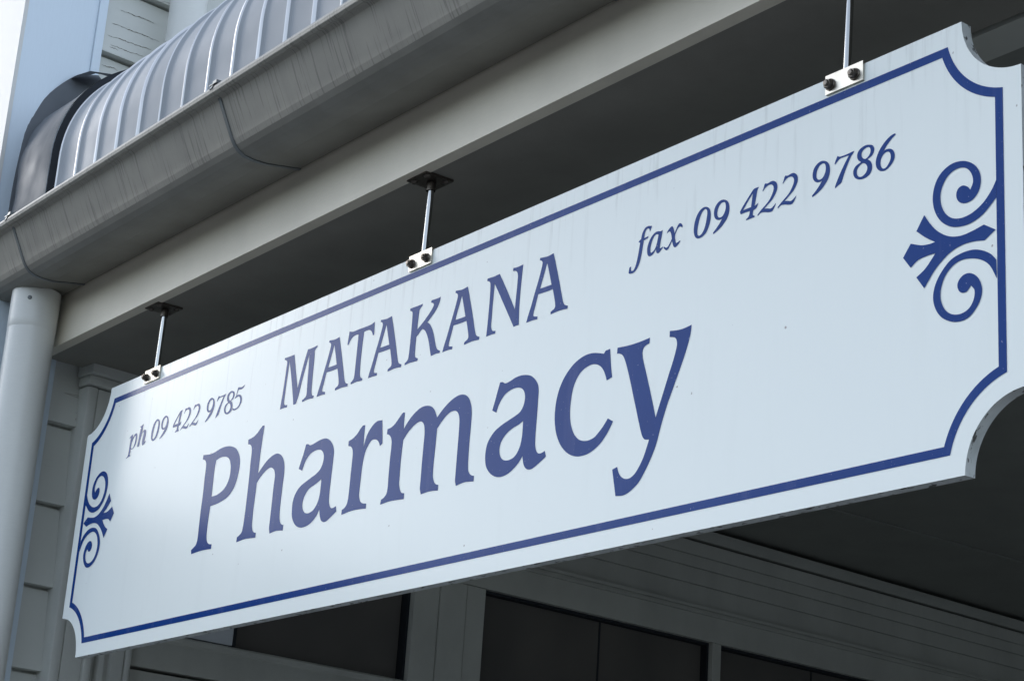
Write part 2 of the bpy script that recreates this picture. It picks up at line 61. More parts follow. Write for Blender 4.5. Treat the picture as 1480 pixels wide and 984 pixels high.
class MB:
    """collects shapes for one mesh object; coordinates local to the parent"""
    def __init__(s):
        s.bm = bmesh.new()

    def box(s, x0, x1, y0, y1, z0, z1, mi=0):
        v = [s.bm.verts.new((x, y, z)) for z in (z0, z1) for y in (y0, y1) for x in (x0, x1)]
        for f in ((0, 2, 3, 1), (4, 5, 7, 6), (0, 1, 5, 4), (2, 6, 7, 3), (0, 4, 6, 2), (1, 3, 7, 5)):
            s.bm.faces.new([v[i] for i in f]).material_index = mi
        return s

    def cyl(s, p0, p1, r, n=24, r1=None, caps=True, smooth=True):
        p0, p1 = Vector(p0), Vector(p1)
        d = (p1 - p0).normalized()
        a = d.orthogonal().normalized(); b = d.cross(a)
        r1 = r if r1 is None else r1
        A = [s.bm.verts.new(p0 + (a * math.cos(2*math.pi*i/n) + b * math.sin(2*math.pi*i/n)) * r) for i in range(n)]
        B = [s.bm.verts.new(p1 + (a * math.cos(2*math.pi*i/n) + b * math.sin(2*math.pi*i/n)) * r1) for i in range(n)]
        for i in range(n):
            f = s.bm.faces.new((A[i], A[(i+1) % n], B[(i+1) % n], B[i])); f.smooth = smooth
        if caps:
            for ring in (A[::-1], B): s.bm.faces.new([s.bm.verts.new(v.co) for v in ring])
        return s

    def lathe(s, prof, axis_p, axis_d, n=24, smooth=True):
        p = Vector(axis_p); d = Vector(axis_d).normalized()
        a = d.orthogonal().normalized(); b = d.cross(a)
        rings = []
        for r, h in prof:
            if r < 1e-6:
                rings.append([s.bm.verts.new(p + d*h)])
            else:
                rings.append([s.bm.verts.new(p + d*h + (a*math.cos(2*math.pi*i/n) + b*math.sin(2*math.pi*i/n))*r) for i in range(n)])
        for A, B in zip(rings, rings[1:]):
            for i in range(n):
                if len(A) == 1 and len(B) == 1: continue
                if len(A) == 1: f = s.bm.faces.new((A[0], B[(i+1) % n], B[i]))
                elif len(B) == 1: f = s.bm.faces.new((A[i], A[(i+1) % n], B[0]))
                else: f = s.bm.faces.new((A[i], A[(i+1) % n], B[(i+1) % n], B[i]))
                f.smooth = smooth
        return s

    def sweep(s, pts, axis, t0, t1, closed=False, caps=False, smooth=False, steps=1):
        """profile points (u, v) swept straight along an axis: 'x' -> (y,z), 'z' -> (x,y)"""
        rows = []
        for k in range(steps + 1):
            t = t0 + (t1 - t0) * k / steps
            rows.append([s.bm.verts.new((t, u, v) if axis == 'x' else (u, v, t)) for u, v in pts])
        n = len(pts)
        for A, B in zip(rows, rows[1:]):
            for i in range(n if closed else n - 1):
                f = s.bm.faces.new((A[i], A[(i+1) % n], B[(i+1) % n], B[i])); f.smooth = smooth
        if caps:
            s.bm.faces.new(rows[0][::-1]); s.bm.faces.new(rows[-1])
        return s

    def grid(s, rows, smooth=True):
        V = [[s.bm.verts.new(p) for p in r] for r in rows]
        for A, B in zip(V, V[1:]):
            for i in range(len(A) - 1):
                f = s.bm.faces.new((A[i], A[i+1], B[i+1], B[i])); f.smooth = smooth
        return s

    def bevel(s, w, seg=2):
        bmesh.ops.bevel(s.bm, geom=list(s.bm.edges), offset=w, segments=seg, affect='EDGES', profile=0.5)
        return s

    def build(s, name, mat, parent=None, autosmooth=None):
        bmesh.ops.recalc_face_normals(s.bm, faces=list(s.bm.faces))
        me = bpy.data.meshes.new(name)
        s.bm.to_mesh(me); s.bm.free()
        me.set_sharp_from_angle(angle=R(38))
        for m in (mat if isinstance(mat, (list, tuple)) else [mat]):
            me.materials.append(m)
        o = bpy.data.objects.new(name, me)
        COL.objects.link(o)
        o.parent = parent
        return o


def copy_tree(o, parent=None):
    c = o.copy(); COL.objects.link(c); c.parent = parent
    for ch in list(o.children):
        copy_tree(ch, c)
    return c


# ------------------------------------------------------------------ materials
class NT:
    def __init__(s, name):
        s.m = bpy.data.materials.new(name); s.m.use_nodes = True
        s.t = s.m.node_tree; s.t.nodes.clear()
        s.out = s.n('ShaderNodeOutputMaterial')
        s.b = s.n('ShaderNodeBsdfPrincipled')
        s.l(s.b.outputs[0], s.out.inputs[0])
        s.tc = s.n('ShaderNodeTexCoord')

    def n(s, t, **kw):
        nd = s.t.nodes.new(t)
        for k, v in kw.items(): setattr(nd, k, v)
        return nd

    def l(s, a, b): s.t.links.new(a, b)

    def noise(s, scale, detail=4, stretch=(1, 1, 1), rough=0.55, off=(0, 0, 0)):
        mp = s.n('ShaderNodeMapping'); mp.inputs['Scale'].default_value = stretch; mp.inputs['Location'].default_value = off
        s.l(s.tc.outputs['Object'], mp.inputs[0])
        nz = s.n('ShaderNodeTexNoise'); nz.inputs['Scale'].default_value = scale
        nz.inputs['Detail'].default_value = detail; nz.inputs['Roughness'].default_value = rough
        s.l(mp.outputs[0], nz.inputs['Vector'])
        return nz.outputs['Fac']

    def ramp(s, fac, stops):
        r = s.n('ShaderNodeValToRGB'); e = r.color_ramp.elements
        while len(e) < len(stops): e.new(0.5)
        for el, (p, c) in zip(e, stops):
            el.position = p
            el.color = (c, c, c, 1) if isinstance(c, (int, float)) else (*c, 1)
        s.l(fac, r.inputs[0])
        return r.outputs[0]

    def mix(s, fac, a, b, mode='MIX'):
        mx = s.n('ShaderNodeMix', data_type='RGBA', blend_type=mode)
        for sock, v in ((mx.inputs[0], fac), (mx.inputs[6], a), (mx.inputs[7], b)):
            if isinstance(v, (int, float)): sock.default_value = v
            elif isinstance(v, tuple): sock.default_value = (*v, 1)
            else: s.l(v, sock)
        return mx.outputs[2]

    def math(s, op, a, b=0.5):
        md = s.n('ShaderNodeMath', operation=op)
        for sock, v in ((md.inputs[0], a), (md.inputs[1], b)):
            if isinstance(v, (int, float)): sock.default_value = v
            else: s.l(v, sock)
        return md.outputs[0]

    def bump(s, h, strength=0.2, dist=0.002):
        bp = s.n('ShaderNodeBump'); bp.inputs['Strength'].default_value = strength; bp.inputs['Distance'].default_value = dist
        s.l(h, bp.inputs['Height']); s.l(bp.outputs[0], s.b.inputs['Normal'])

    def set(s, **kw):
        for k, v in kw.items():
            sock = s.b.inputs[k.replace('_', ' ')]
            if isinstance(v, (int, float)): sock.default_value = v
            elif isinstance(v, tuple): sock.default_value = (*v, 1)
            else: s.l(v, sock)
        return s


def m_paint(name, col, rough=0.45, dirt=0.25, dirtcol=None, grain=(1, 1, 6), scale=6, bump=0.08):
    t = NT(name)
    a = t.noise(scale, 6, (1, 1, 0.6)); b = t.noise(60, 3, grain)
    dc = dirtcol or tuple(c * 0.55 for c in col)
    f = t.ramp(a, [(0.38, 0.0), (0.75, dirt)])
    c = t.mix(f, col, dc)
    c = t.mix(t.ramp(b, [(0.35, 0.0), (0.7, 0.10)]), c, tuple(x * 0.7 for x in col))
    t.set(Base_Color=c, Roughness=rough)
    t.bump(b, bump, 0.002)
    return t.m


def m_sign():
    t = NT('sign_white')
    drip = t.noise(30, 5, (1, 1, 0.10)); big = t.noise(2.2, 3); fine = t.noise(420, 2)
    c = t.mix(t.ramp(drip, [(0.55, 0.0), (0.85, 0.16)]), (0.86, 0.90, 0.87), (0.68, 0.71, 0.68))
    c = t.mix(t.ramp(big, [(0.35, 0.0), (0.75, 0.10)]), c, (0.79, 0.845, 0.83))
    sx = t.n('ShaderNodeSeparateXYZ'); t.l(t.tc.outputs['Object'], sx.inputs[0])
    up = t.ramp(sx.outputs[2], [(0.40, 0.0), (0.60, 1.0)])
    run = t.noise(55, 5, (1, 1, 0.07), 0.6, (2, 0, 5))
    c = t.mix(t.math('MULTIPLY', up, t.ramp(run, [(0.54, 0.0), (0.72, 0.42)])), c, (0.42, 0.43, 0.40))
    # fly specks
    sp = t.noise(75, 1, off=(3.1, 0, 7.7))
    c = t.mix(t.ramp(sp, [(0.775, 0.0), (0.81, 0.7)]), c, (0.25, 0.2, 0.18))
    t.set(Base_Color=c, Roughness=t.ramp(big, [(0.3, 0.13), (0.7, 0.18)]), Specular_IOR_Level=0.22)
    t.bump(fine, 0.03, 0.0005)
    return t.m


def m_sign_edge():
    t = NT('sign_edge_chipped')
    a = t.noise(55, 4, (1, 1.8, 1)); b = t.noise(18, 3)
    c = t.mix(t.ramp(b, [(0.3, 0.0), (0.7, 1.0)]), (0.78, 0.81, 0.81), (0.5, 0.53, 0.52))
    c = t.mix(t.ramp(a, [(0.58, 0.0), (0.64, 0.9)]), c, (0.05, 0.045, 0.04))
    t.set(Base_Color=c, Roughness=0.7); t.bump(a, 0.4, 0.002)
    return t.m


def m_vinyl():
    t = NT('blue_vinyl')
    sp = t.noise(230, 2); a = t.noise(9, 4); v = t.noise(26, 4, (1, 1, 0.12))
    c = t.mix(t.ramp(a, [(0.35, 0.0), (0.7, 0.6)]), (0.003, 0.039, 0.205), (0.006, 0.050, 0.24))
    c = t.mix(t.ramp(v, [(0.55, 0.0), (0.8, 0.25)]), c, (0.16, 0.18, 0.34))
    c = t.mix(t.ramp(sp, [(0.70, 0.0), (0.76, 0.55)]), c, (0.45, 0.48, 0.62))
    t.set(Base_Color=c, Roughness=0.13, Specular_IOR_Level=0.10)
    return t.m


def m_gutter():
    t = NT('aged_gutter_paint')
    st = t.noise(230, 4, (1, 0.03, 0.035), 0.55); st2 = t.noise(28, 4, (1, 0.06, 0.06)); bl = t.noise(7, 5)
    spots = t.noise(60, 2, off=(5, 2, 1))
    c = t.mix(t.ramp(bl, [(0.3, 0.0), (0.7, 1.0)]), (0.36, 0.34, 0.295), (0.30, 0.285, 0.25))
    c = t.mix(t.ramp(st, [(0.57, 0.0), (0.64, 0.45)]), c, (0.085, 0.083, 0.075))
    c = t.mix(t.ramp(st2, [(0.50, 0.0), (0.75, 0.2)]), c, (0.13, 0.128, 0.118))
    c = t.mix(t.ramp(spots, [(0.76, 0.0), (0.79, 0.6)]), c, (0.5, 0.5, 0.47))
    t.set(Base_Color=c, Roughness=0.45); t.bump(bl, 0.03, 0.002)
    return t.m


def m_metal(name, col, rough, metal=1.0, var=0.3, scale=8, stretch=(1, 1, 1)):
    t = NT(name)
    a = t.noise(scale, 5, stretch)
    c = t.mix(t.ramp(a, [(0.3, 0.0), (0.75, var)]), col, tuple(x * 0.6 for x in col))
    t.set(Base_Color=c, Roughness=t.ramp(a, [(0.3, rough * 0.8), (0.7, min(1, rough * 1.3))]), Metallic=metal)
    if var: t.bump(t.noise(140, 2), 0.03, 0.001)
    return t.m


def m_board():
    """painted timber weatherboards with long cracks"""
    t = NT('painted_weatherboard')
    a = t.noise(5, 5); g = t.noise(50, 4, (1, 0.10, 1))
    cr = t.noise(20, 3, (1, 0.2, 1.4), 0.45, (0, 3, 1)); gate = t.noise(4, 2, off=(1, 5, 2))
    c = t.mix(t.ramp(a, [(0.35, 0.0), (0.75, 0.35)]), (0.62, 0.63, 0.59), (0.47, 0.48, 0.45))
    k = t.math('MULTIPLY', t.ramp(cr, [(0.636, 0.0), (0.645, 1.0), (0.655, 1.0), (0.664, 0.0)]), t.ramp(gate, [(0.55, 0.0), (0.65, 0.6)]))
    c = t.mix(k, c, (0.16, 0.13, 0.10))
    t.set(Base_Color=c, Roughness=0.6)
    t.bump(t.math('SUBTRACT', g, k), 0.25, 0.003)
    return t.m


def m_glass():
    t = NT('dark_window_glass')
    a = t.noise(90, 4, (1, 1, 1)); lo = t.noise(3, 2)
    c = t.mix(t.ramp(lo, [(0.3, 0.0), (0.7, 1.0)]), (0.11, 0.105, 0.098), (0.15, 0.138, 0.125))
    c = t.mix(t.ramp(a, [(0.74, 0.0), (0.78, 0.5)]), c, (0.35, 0.28, 0.2))
    t.set(Base_Color=c, Roughness=0.12, Specular_IOR_Level=0.12)
    return t.m


def m_ground(name, c0, c1, s):
    t = NT(name)
    a = t.noise(s, 6); b = t.noise(s * 40, 3)
    c = t.mix(t.ramp(a, [(0.3, 0.0), (0.7, 1.0)]), c0, c1)
    c = t.mix(t.ramp(b, [(0.4, 0.0), (0.7, 0.4)]), c, tuple(x * 0.5 for x in c0))
    t.set(Base_Color=c, Roughness=0.9); t.bump(b, 0.4, 0.01)
    return t.m


M = {
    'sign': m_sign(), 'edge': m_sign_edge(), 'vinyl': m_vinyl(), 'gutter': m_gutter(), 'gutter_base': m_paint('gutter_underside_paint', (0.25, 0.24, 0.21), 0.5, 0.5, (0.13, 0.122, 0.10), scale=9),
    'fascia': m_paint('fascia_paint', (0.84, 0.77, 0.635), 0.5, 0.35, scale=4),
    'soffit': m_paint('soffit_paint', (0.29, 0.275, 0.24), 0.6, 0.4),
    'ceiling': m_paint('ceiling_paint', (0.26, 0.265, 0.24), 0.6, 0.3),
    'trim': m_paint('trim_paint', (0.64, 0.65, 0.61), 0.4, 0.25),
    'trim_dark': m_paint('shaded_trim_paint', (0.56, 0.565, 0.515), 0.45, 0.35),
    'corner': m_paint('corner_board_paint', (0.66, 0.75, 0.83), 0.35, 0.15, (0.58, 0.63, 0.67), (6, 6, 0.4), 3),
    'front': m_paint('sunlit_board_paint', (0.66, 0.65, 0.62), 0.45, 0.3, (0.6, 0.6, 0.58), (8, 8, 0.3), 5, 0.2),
    'pipe': m_paint('downpipe_paint', (0.74, 0.74, 0.70), 0.35, 0.15, scale=3),
    'cornice': m_paint('cornice_paint', (0.40, 0.405, 0.37), 0.5, 0.35),
    'crack': m_paint('bare_timber_crack', (0.11, 0.085, 0.06), 0.9, 0.5, scale=30),
    'board': m_board(), 'glass': m_glass(),
    'blind': m_paint('blind_fabric', (0.62, 0.65, 0.68), 0.7, 0.2),
    'roof': m_metal('roof_steel', (0.37, 0.39, 0.415), 0.65, 0.0, 0.25, 3),
    'lit_crest': m_metal('crest_highlight_steel', (0.72, 0.72, 0.72), 0.34, 0.5, 0.15, 9),
    'flash': m_metal('flashing_steel', (0.12, 0.132, 0.148), 0.75, 0.0, 0.5, 5),
    'near_black': m_paint('gap_shade_and_frame_black', (0.012, 0.016, 0.022), 0.8, 0.2),  # near-black for the painted gap shade, window frames and seals
    'chrome': m_metal('polished_steel', (0.42, 0.42, 0.41), 0.07, 1.0, 0.0, 2, (1, 1, 0.1)),
    'bracket': m_metal('brushed_bracket_steel', (0.60, 0.56, 0.48), 0.33, 1.0, 0.2, 30),
    'bolt': m_metal('tarnished_bolt_steel', (0.16, 0.14, 0.12), 0.4, 1.0, 0.5, 120),
    'strap': m_metal('gutter_strap_steel', (0.20, 0.215, 0.22), 0.45, 0.5, 0.3, 30),
    'asphalt': m_ground('asphalt', (0.05, 0.05, 0.05), (0.04, 0.04, 0.042), 0.6),
    'pave': m_ground('paving', (0.22, 0.215, 0.20), (0.17, 0.165, 0.155), 0.8),
    'added_hill': m_ground('added_hill_green', (0.05, 0.06, 0.035), (0.035, 0.045, 0.03), 0.08),
}


# ------------------------------------------------------------------ lettering
def contour(txt, sub=5):
    """control points 'x,z' in mm, '!' marks a corner; Catmull-Rom between corners"""
    P = []
    for w in txt.split():
        k = w.endswith('!'); x, z = w.rstrip('!').split(',')
        P.append((float(x), float(z), k))
    n = len(P); out = []
    for i in range(n):
        p1, p2 = P[i], P[(i+1) % n]
        if p1[2] and p2[2]:
            out.append(p1[:2]); continue
        p0 = P[i-1] if not p1[2] else (2*p1[0]-p2[0], 2*p1[1]-p2[1])
        p3 = P[(i+2) % n] if not p2[2] else (2*p2[0]-p1[0], 2*p2[1]-p1[1])
        # centripetal-like tangents
        d0 = math.dist(p0[:2], p1[:2]) ** .5 + 1e-6; d1 = math.dist(p1[:2], p2[:2]) ** .5 + 1e-6; d2 = math.dist(p2[:2], p3[:2]) ** .5 + 1e-6
        t1 = [(p1[j]-p0[j])/d0 - (p2[j]-p0[j])/(d0+d1) + (p2[j]-p1[j])/d1 for j in (0, 1)]
        t2 = [(p2[j]-p1[j])/d1 - (p3[j]-p1[j])/(d1+d2) + (p3[j]-p2[j])/d2 for j in (0, 1)]
        for s in range(sub):
            u = s / sub
            h = (2*u**3-3*u**2+1, u**3-2*u**2+u, -2*u**3+3*u**2, u**3-u**2)
            out.append(tuple(h[0]*p1[j]+h[1]*t1[j]*d1+h[2]*p2[j]+h[3]*t2[j]*d1 for j in (0, 1)))
    return out


def flat_mesh(name, polys, mat, parent, y):
    """filled flat shapes (holes by even-odd) lying on the sign face; polys in mm"""
    cu = bpy.data.curves.new(name, 'CURVE'); cu.dimensions = '2D'; cu.fill_mode = 'BOTH'
    for pl in polys:
        sp = cu.splines.new('POLY'); sp.points.add(len(pl) - 1); sp.use_cyclic_u = True
        for q, (x, z) in zip(sp.points, pl): q.co = (x / 1000, z / 1000, 0, 1)
    tmp = bpy.data.objects.new(name + '_tmp', cu); COL.objects.link(tmp)
    me = bpy.data.meshes.new_from_object(tmp.evaluated_get(bpy.context.evaluated_depsgraph_get()))
    bpy.data.objects.remove(tmp); bpy.data.curves.remove(cu)
    for v in me.vertices: v.co = (v.co.x, y, v.co.y)
    bm = bmesh.new(); bm.from_mesh(me)
    for f in bm.faces:
        f.normal_update()
        if f.normal.y > 0: f.normal_flip()
    bm.to_mesh(me); bm.free()
    me.name = name
    me.materials.clear(); me.materials.append(mat)
    o = bpy.data.objects.new(name, me); COL.objects.link(o); o.parent = parent
    return o


def glyph(n, dx=0.0, dz=0.0):
    return [[(x + dx, z + dz) for x, z in contour(c)] for c in GLYPHS[n].split('|')]


def arc(cx, cz, r, a0, a1, n=28):
    return [(cx + r*math.cos(R(a0 + (a1-a0)*i/n)), cz + r*math.sin(R(a0 + (a1-a0)*i/n))) for i in range(n+1)]


def notched(w, h, d, r):
    """outline with concave corners: inset d from a w x h rectangle, arcs of radius r about its corners (mm)"""
    a = math.degrees(math.asin(d / r)) if d else 0.0
    return (arc(0, 0, r, 90 - a, a) + arc(w, 0, r, 180 - a, 90 + a)
            + arc(w, h, r, 270 - a, 180 + a) + arc(0, h, r, 360 - a, 270 + a))


# ------------------------------------------------------------------ the sign
sign = tag(empty('hanging_sign', (0, 0, ZS)),
           'long white hanging shop sign with scooped corners and blue Pharmacy lettering', 'sign')
W_, H_ = SW * 1000, SH * 1000
ol = notched(W_, H_, 0, 92.5)
mb = MB()
F = [mb.bm.verts.new((x/1000, 0, z/1000)) for x, z in ol]
B = [mb.bm.verts.new((x/1000, ST, z/1000)) for x, z in ol]
mb.bm.faces.new(F); mb.bm.faces.new(B[::-1])
n = len(F)
for i in range(n):
    mb.bm.faces.new((F[i], F[(i+1) % n], B[(i+1) % n], B[i])).material_index = 1
mb.build('board', [M['sign'], M['edge']], sign)
YV = -0.0004
flat_mesh('border_line', [notched(W_, H_, 28.2, 118.3), notched(W_, H_, 40.3, 130.5)], M['vinyl'], sign, YV)
word = []
for g in ('P', 'h', 'a1', 'r', 'm', 'a2', 'c', 'y'): word += glyph(g)
tag(flat_mesh('shop_lettering', word, M['vinyl'], sign, YV), 'large blue serif lettering reading Pharmacy')
word = []
for g, dx, dz in (('M', 0, 0), ('A4', -630, 2.5), ('T', 0, 0), ('A4', -458.6, 2.6), ('K', 0, 0), ('A4', -231, 1.3), ('N', 0, 0), ('A4', 0, 0)):
    word += glyph(g, dx, dz)
tag(flat_mesh('town_lettering', word, M['vinyl'], sign, YV), 'blue capital lettering reading MATAKANA')
nine = [('9', 195.5), ('7', 0), ('8', 0)]
for name, gs, dx0, dz, lab in (
        ('fax_lettering', [('f', 0), ('as', 0), ('x', 0)], 0, 0, 'small blue italic word fax'),
        ('fax_lettering', [('0', 0), ('9', 0)], 0, 0, 'small blue italic digits 09 of the fax number'),
        ('fax_lettering', [('4', 0), ('2', 0), ('2', 39.4)], 0, 0, 'small blue italic digits 422 of the fax number'),
        ('fax_lettering', nine + [('6', 0)], 0, 0, 'small blue italic digits 9786'),
        ('phone_lettering', [('p', 1688), ('hs', 1688)], -1688, 0, 'small blue italic letters ph'),
        ('phone_lettering', [('0', 0), ('9', 0)], -1688, 1.5, 'small blue italic digits 09 of the phone number'),
        ('phone_lettering', [('4', 0), ('2', 0), ('2', 39.4)], -1688, 1.5, 'small blue italic digits 422 of the phone number'),
        ('phone_lettering', nine + [('5', 1688)], -1688, 1.5, 'small blue italic digits 9785')):
    word = []
    for g, dx in gs: word += glyph(g, dx + dx0, 0 if g == '5' else dz)
    tag(flat_mesh(name, word, M['vinyl'], sign, YV), lab)
orn = glyph('orn')
flat_mesh('scroll_ornament', orn, M['vinyl'], sign, YV - 0.0002)
flat_mesh('scroll_ornament', [[(W_ - x, z) for x, z in c] for c in orn], M['vinyl'], sign, YV - 0.0002)

# ------------------------------------------------------------------ hangers
ZC = 3.012
hg = 'steel rods hanging the sign'
zt = ZS + SH


def make_hanger():
    t = empty('sign_hanger')
    p = MB().box(-.03, .03, -.024, .036, ZC - .0045 - ZS, ZC - .0005 - ZS).build('ceiling_plate', M['bolt'], t)
    for sx in (-.02, .02):
        for sy in (-.014, .026):
            MB().lathe([(0, -.005), (.004, -.0045), (.0062, -.002), (.0066, 0)], (sx, sy, ZC - .0045 - ZS), (0, 0, 1), 12).build('screw', M['bolt'], p)
    MB().lathe([(.0085, .0), (.0085, .016), (.006, .018)], (0, .009, ZC - .02 - ZS - .002), (0, 0, 1), 20).build('collar', M['bolt'], t)
    MB().cyl((-.003, .009, SH + .002), (.002, .009, ZC - ZS - .006), .0056, 24).build('rod', M['chrome'], t)
    b = MB()
    b.box(-.031, .038, -.0035, -.0005, SH - .025, SH + .0035)
    b.box(-.031, .038, -.0005, ST + .0005, SH + .0005, SH + .0035)
    b.box(-.031, .038, ST + .0005, ST + .0035, SH - .025, SH + .0035)
    k = b.build('bracket', M['bracket'], t)
    for bx in (-.0215, .0235):
        MB().lathe([(.0085, 0), (.0088, -.0015), (.0080, -.0023), (.0045, -.0024), (.0044, -.0095), (.0036, -.0108), (0, -.0112)],
                   (bx, -.0035, SH - .0125), (0, 1, 0), 18).lathe([(.0074, -.0022), (.0074, -.0066), (.0066, -.0080), (0, -.0081)], (bx, -.0035, SH - .0125), (.0, 1, 0), 6, False).build('bolt', M['bolt'], t)
    return t


hl = {0.290: 'steel hanger rod holding the left end of the sign, above the phone number',
      1.2945: 'steel hanger rod over the middle of the sign, above the word MATAKANA',
      2.3005: 'steel hanger rod holding the right end of the sign, above the fax number'}
h0 = make_hanger()
for i, (x, lab) in enumerate(hl.items()):
    h = h0 if i == 0 else copy_tree(h0)
    h.location = (x, 0, ZS)
    tag(h, lab, 'hanger', hg)

# ------------------------------------------------------------------ veranda
XR = 5.2
ver = tag(empty('veranda', (0, 0, 0)), 'veranda edge with curved corrugated steel roof, pale fascia and dark soffit above the sign', 'veranda')
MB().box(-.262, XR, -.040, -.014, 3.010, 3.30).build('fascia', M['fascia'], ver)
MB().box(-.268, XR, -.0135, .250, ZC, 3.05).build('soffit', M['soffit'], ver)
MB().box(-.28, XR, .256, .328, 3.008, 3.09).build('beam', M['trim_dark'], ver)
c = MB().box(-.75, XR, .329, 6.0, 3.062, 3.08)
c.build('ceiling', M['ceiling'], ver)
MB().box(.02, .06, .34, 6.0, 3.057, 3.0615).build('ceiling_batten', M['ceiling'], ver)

# corrugated bullnose sheet
Y0, ZT, RR = -.200, 3.36, .30
prof = [(Y0, 3.205 + .155 * i / 6) for i in range(6)]
prof += [(Y0 + RR * (1 - math.cos(R(a))), ZT + RR * math.sin(R(a))) for a in range(0, 86, 3)]
prof += [(prof[-1][0] + .35 * i, prof[-1][1] + .03 * i) for i in range(1, 4)]
PITCH, X0 = .0985, .194


def roof_pt(x, i, lift):
    y, z = prof[i]
    a = prof[max(i-1, 0)]; b = prof[min(i+1, len(prof)-1)]
    ty, tz = b[0]-a[0], b[1]-a[1]; L = math.hypot(ty, tz)
    ny, nz = -tz / L, ty / L
    return (x, y + ny * lift, z + nz * lift)


def corr(x):
    u = abs((x - X0) / PITCH - round((x - X0) / PITCH)) * PITCH / .0115
    return (.0085 * .5 * (1 + math.cos(math.pi * u)) if u < 1 else 0.0) - .004


xs = [.09 + (XR - .09) * i / 1600 for i in range(1601)]
rs = MB().grid([[roof_pt(x, i, corr(x)) for x in xs] for i in range(len(prof))])
for f in rs.bm.faces:      # highlights painted along the crests as a brighter, glossier steel
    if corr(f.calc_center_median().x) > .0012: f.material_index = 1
rs.build('roof_sheet', [M['roof'], M['lit_crest']], ver)

# apron flashing against the wall
outer = [(-.169, 3.20), (-.168, 3.316), (-.166, 3.431), (-.162, 3.497), (-.152, 3.58), (-.114, 3.666), (-.067, 3.726), (-.037, 3.75), (.010, 3.765)]
crease = [(-.160, 3.20), (-.157, 3.319), (-.158, 3.41), (-.146, 3.54), (-.11, 3.604), (-.065, 3.652), (-.02, 3.69), (.02, 3.705), (.06, 3.715)]


def resample(pl, n):
    d = [0]
    for a, b in zip(pl, pl[1:]): d.append(d[-1] + math.dist(a, b))
    out = []
    for i in range(n):
        s = d[-1] * i / (n - 1); j = max(k for k in range(len(d)) if d[k] <= s + 1e-9); j = min(j, len(pl) - 2)
        u = (s - d[j]) / (d[j+1] - d[j])
        p0 = pl[max(j-1, 0)]; p1 = pl[j]; p2 = pl[j+1]; p3 = pl[min(j+2, len(pl)-1)]
        out.append(tuple(.5*((2*p1[k]) + (-p0[k]+p2[k])*u + (2*p0[k]-5*p1[k]+4*p2[k]-p3[k])*u*u + (-p0[k]+3*p1[k]-3*p2[k]+p3[k])*u**3) for k in (0, 1)))
    return out


NP = 30
oc, cc = resample(outer, NP), resample(crease, NP)
rc = resample([(roof_pt(0, i, .016)[1], roof_pt(0, i, .016)[2]) for i in range(0, 31)], NP)
rnd = random.Random(4)
rows = []
for k in range(NP):
    (oy, oz), (cy, cz), (ry, rz) = oc[k], cc[k], rc[k]
    wob = .003 * math.sin(k * .9) + .002 * rnd.uniform(-1, 1)
    row = [(-.262, oy, oz), (-.256 + wob * .4, oy * .6 + cy * .4 - .002, oz * .6 + cz * .4), (-.252, cy, cz)]
    for s in range(1, 9):
        u = s / 8
        x = -.252 + (.030 + .252) * u
        e = u ** .6
        row.append((x, cy + (ry - cy) * e + wob * (1 - u), cz + (rz - cz) * e))
    row.append((.033, ry - .0015, rz + .001))
    row.append((.084, ry - .003, rz + .0015))
    rows.append(row)
fl = MB().grid(rows).build('flashing', M['flash'], ver)
tag(fl, 'dull grey steel flashing bent up against the wall')
lip = [[(.0845, roof_pt(0, i, .0175)[1], roof_pt(0, i, .0175)[2]), (.0915, roof_pt(0, i, -.008)[1], roof_pt(0, i, -.008)[2])] for i in range(len(prof) - 3)]
MB().grid(lip).build('gap_shade_strip', M['near_black'], fl)  # dark strip standing in for the shade in the gap under the flashing
# torn turned-up end of the flashing
tip = [[(-.262, -.06, 3.732), (-.255, -.035, 3.752), (-.25, -.01, 3.760), (-.245, .022, 3.764)],
       [(-.225, -.06, 3.728), (-.22, -.03, 3.748), (-.215, .0, 3.752), (-.21, .03, 3.756)],
       [(-.20, -.055, 3.715), (-.195, -.02, 3.738), (-.19, .012, 3.735), (-.195, .035, 3.744)]]
MB().grid(tip).build('turned_end', M['near_black'], fl)

# ------------------------------------------------------------------ gutter
gut = tag(empty('gutter', (0, 0, 3.12)), 'weathered grey metal gutter with streaked face along the roof edge', 'gutter')
gp = [(-.238, 3.222), (-.2445, 3.2205), (-.2505, 3.224), (-.2525, 3.231), (-.2500, 3.238), (-.2440, 3.2405), (-.238, 3.238),
      (-.2345, 3.232), (-.2330, 3.222), (-.2285, 3.214), (-.2220, 3.200), (-.2050, 3.166), (-.1945, 3.146), (-.188, 3.137), (-.179, 3.1285), (-.166, 3.1225), (-.148, 3.120), (-.12, 3.1205),
      (-.0435, 3.134)]
gp = [(y, z - 3.12) for y, z in gp]
full = gp + [(-.0435, .13), (-.0455, .13), (-.0455, .0165), (-.12, .003), (-.148, .0025), (-.164, .005), (-.177, .010), (-.186, .019), (-.1925, .027), (-.203, .047), (-.22, .081), (-.2265, .095)]
g = MB().sweep(full, 'x', -.266, XR, closed=True, caps=True)
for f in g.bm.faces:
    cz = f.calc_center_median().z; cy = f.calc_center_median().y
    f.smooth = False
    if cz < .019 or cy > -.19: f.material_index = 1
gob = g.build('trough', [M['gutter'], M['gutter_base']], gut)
md = gob.modifiers.new('b', 'BEVEL'); md.width = .003; md.segments = 3; md.limit_method = 'ANGLE'; md.angle_limit = R(8)


